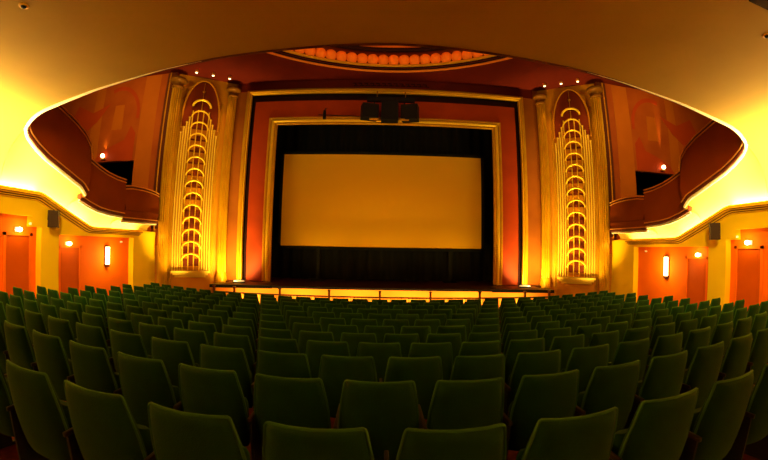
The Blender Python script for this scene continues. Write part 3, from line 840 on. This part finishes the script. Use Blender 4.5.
    MB().lathe([(.05, .01), (.058, -.004), (.05, -.012), (.036, -.012)], n=24).build('trim_ring', M['gold'], e)
    MB().lathe([(.008, -.02), (.026, -.014), (.034, 0), (.03, .014), (.013, .02)], c=(0, 0, -.012), n=20).build('eyeball', M['black_box'], e)
    light('SPOT', 'side_wall_beam', (dx, dy, zd-.10), 820, GOLD, aim=(s*W, 7.6, -1.0), size=.05, spot=58, blend=.9)
    light('SPOT', 'side_wall_beam', (dx - s*1.5, .9, zd-.10), 560, GOLD, aim=(s*W, 4.6, -.8), size=.05, spot=62, blend=.9)  # unseen beam without a fixture, added to brighten the side wall
    # lamps at the ceiling over the bays
    P0, t, n = bays[s]
    for i, (u, d) in enumerate(((.35, -.55), (.98, -.55), (1.62, -.55))):
        p = P0 + t*(u+.25) + n*(d+.05)
        e = empty('ceiling_spotlight', (p.x, p.y, CZ-.02), 'small lit ceiling spotlight, %s of three above the %s leaf tower' % (('outermost', 'middle one', 'innermost')[i], SIDE[s]), 'spotlight', 'ceiling spotlights over the bays')
        MB().lathe([(.04, .03), (.06, 0), (.06, -.09), (.045, -.1)], n=16).build('housing', M['rail_gold'], e)
        MB().lathe([(.045, -.09), (.045, -.115), (.005, -.12)], n=16).build('lens', M['glow_spot'], e)
        light('SPOT', 'ceiling_beam', (p.x, p.y, CZ-.22), 110, (1, .52, .12), aim=tuple(P0 + t*(.3+.7*i) + n*.2 + Vector((0, 0, 1.0))), size=.05, spot=50, blend=.8)
    # floods on the floor that wash the bay from below
    p = P0 + t*.2 + n*(-1.2)
    def flood(name, p, aim, powr, spot, label, col=GOLD):
        d = (Vector(aim) - Vector(p)).normalized()
        e = empty(name, (p[0], p[1], p[2]), label, 'floodlight', 'floor floodlights')
        a = d.cross(Vector((0, 0, 1))).normalized(); b = a.cross(d)
        MB().obox(d*-.02, a, b, d, .11, .08, .07).build('housing', M['black_box'], e, .01)
        MB().obox(d*.052, a, b, d, .09, .06, .006).build('lens', M['glow_spot'], e)
        MB().box(-.1, .1, -.08, .08, -.16, -.13).tube([(0, 0, -.14), (0, 0, -.05)], .02, 8).build('stand', M['black_box'], e)
        light('SPOT', 'flood_beam', Vector(p) + d*.1, powr, col, aim=aim, size=.06, spot=spot, blend=.8)
    for nm, u, d, zz in (('outer', .6, -1.25, .5), ('inner', 1.75, -1.15, 2.1)):
        p = P0 + t*u + n*d
        zf = floor_z(p.x, p.y) + .16
        aim1 = P0 + t*zz + n*.0 + Vector((0, 0, .7))
        flood('floor_floodlight', (p.x, p.y, zf), tuple(aim1), 680, 72, 'floodlight on the floor in front of the %s column %s of the stage' % (nm, SIDE[s]))
        light('SPOT', 'flood_beam', (p.x, p.y, zf+.1), 900, GOLD, aim=tuple(P0 + t*(.5*u+.5*zz) + n*.05 + Vector((0, 0, 5.0))), size=.06, spot=38, blend=1.0)
    # small white uplight discs standing at the foot of the stage frame
    p = Vector((XS + s*5.0, 11.5, ST+.035))
    e = empty('stage_uplight', p, 'round white uplight at the %s foot of the stage frame' % SIDE[s], 'uplight', 'stage uplights')
    MB().lathe([(.20, -.02), (.20, .03), (.17, .05), (.01, .055)], n=28).build('disc', M['disc'], e)
    MB().lathe([(.215, -.02), (.215, .02), (.20, .02)], n=28).build('rim', M['black_box'], e)
    light('SPOT', 'uplight_beam', p + Vector((0, -.3, .12)), 480, GOLD, aim=(XS + s*5.6, 12.4, -.35), size=.08, spot=108, blend=.7)
    light('SPOT', 'uplight_beam', p + Vector((0, -.3, .12)), 640, (1, .62, .14), aim=(XS + s*5.25, 12.4, 3.6), size=.08, spot=32, blend=1.0)
    # lamps on the lintel of the upper black openings
    xl = 10.8 if s > 0 else 10.93
    e = empty('lintel_lamp', (s*xl, 10.95, 3.1), 'small glowing lamp above the black opening in the %s upper wall' % SIDE[s], 'wall lamp', 'lamps above the upper openings')
    inv = Matrix.Translation(-Vector(e.location))
    MB().box(s*xl-.1, s*xl+.1, 10.85, 10.96, 3.02, 3.07).build('bracket', M['rail_gold'], e).matrix_parent_inverse = inv
    MB().lathe([(.04, -.05), (.085, 0), (.06, .08), (.01, .1)], c=(s*xl, 10.84, 3.13), n=14).build('bulb', M['glow_small'], e).matrix_parent_inverse = inv
    light('SPOT', 'lintel_beam', (s*xl, 10.83, 3.28), 900 if s > 0 else 30, GOLD, aim=(s*(xl+.06), 10.95, 6.0), size=.03, spot=13 if s > 0 else 70, blend=1.0)
# footlights that colour the stage front and its rail
for i in range(6):
    x = -4.4 + i*1.75
    e = empty('stage_footlight', (x, rl_y(x)+.16, floor_z(x, 10.6)+.045), '%s footlight from the left on the floor behind the stage rail' % ORD[i+1], 'footlight', 'footlights behind the rail')
    MB().box(-.25, .25, -.05, .05, -.04, .04).build('housing', M['black_box'], e)
    MB().box(-.23, .23, -.03, .03, .04, .045).build('lens', M['glow_spot'], e)
    l = light('AREA', 'footlight_beam', (x, rl_y(x)+.16, floor_z(x, 10.6)+.115), 34, (1, .55, .13), aim=(x, 11.3, -1.6), size=1.2, size_y=.06)
# lamps in the dome's gallery
for i in range(20):
    a = PI*(i+.5)/20
    light('POINT', 'dome_lamp', (DC[0]+5.3*math.cos(a), DC[1]+5.3*math.sin(a), CZ+.22), 3.4, (1, .42, .10), size=.12)
# wash on the screen from the stage floor
for x in (-2.4, .1, 2.6):
    light('SPOT', 'screen_wash', (x, 12.0, ST+.12), 165, (1, .64, .10), aim=(x, SY, .9), size=.15, spot=120, blend=1.0)
light('SPOT', 'upper_hall_fill', (0, -1.5, 5.9), 60, (1, .38, .10), aim=(0, 11, 4.5), size=.4, spot=130, blend=1.0)  # unseen spot added as general light for the upper hall
for s in (-1, 1): light('SPOT', 'gallery_fill', (s*8.6, 6.2, 5.6), 950, (1, .68, .16), aim=(s*10.2, 10.95, 4.2), size=.3, spot=100, blend=1.0)  # unseen helper spots added to brighten the mural walls

w = bpy.data.worlds.new('world'); scene.world = w; w.use_nodes = True
w.node_tree.nodes['Background'].inputs['Color'].default_value = (.10, .035, .008, 1)
w.node_tree.nodes['Background'].inputs['Strength'].default_value = 0.02

for o in scene.objects:
    if o.parent is None: o.location.z += RISE

scene.cycles.use_denoising = True
scene.cycles.max_bounces = 8
scene.cycles.diffuse_bounces = 5
scene.cycles.sample_clamp_indirect = 6
v = scene.view_settings
v.view_transform = 'Standard'; v.look = 'None'; v.exposure = 0.0; v.gamma = 1.0; v.use_curve_mapping = False
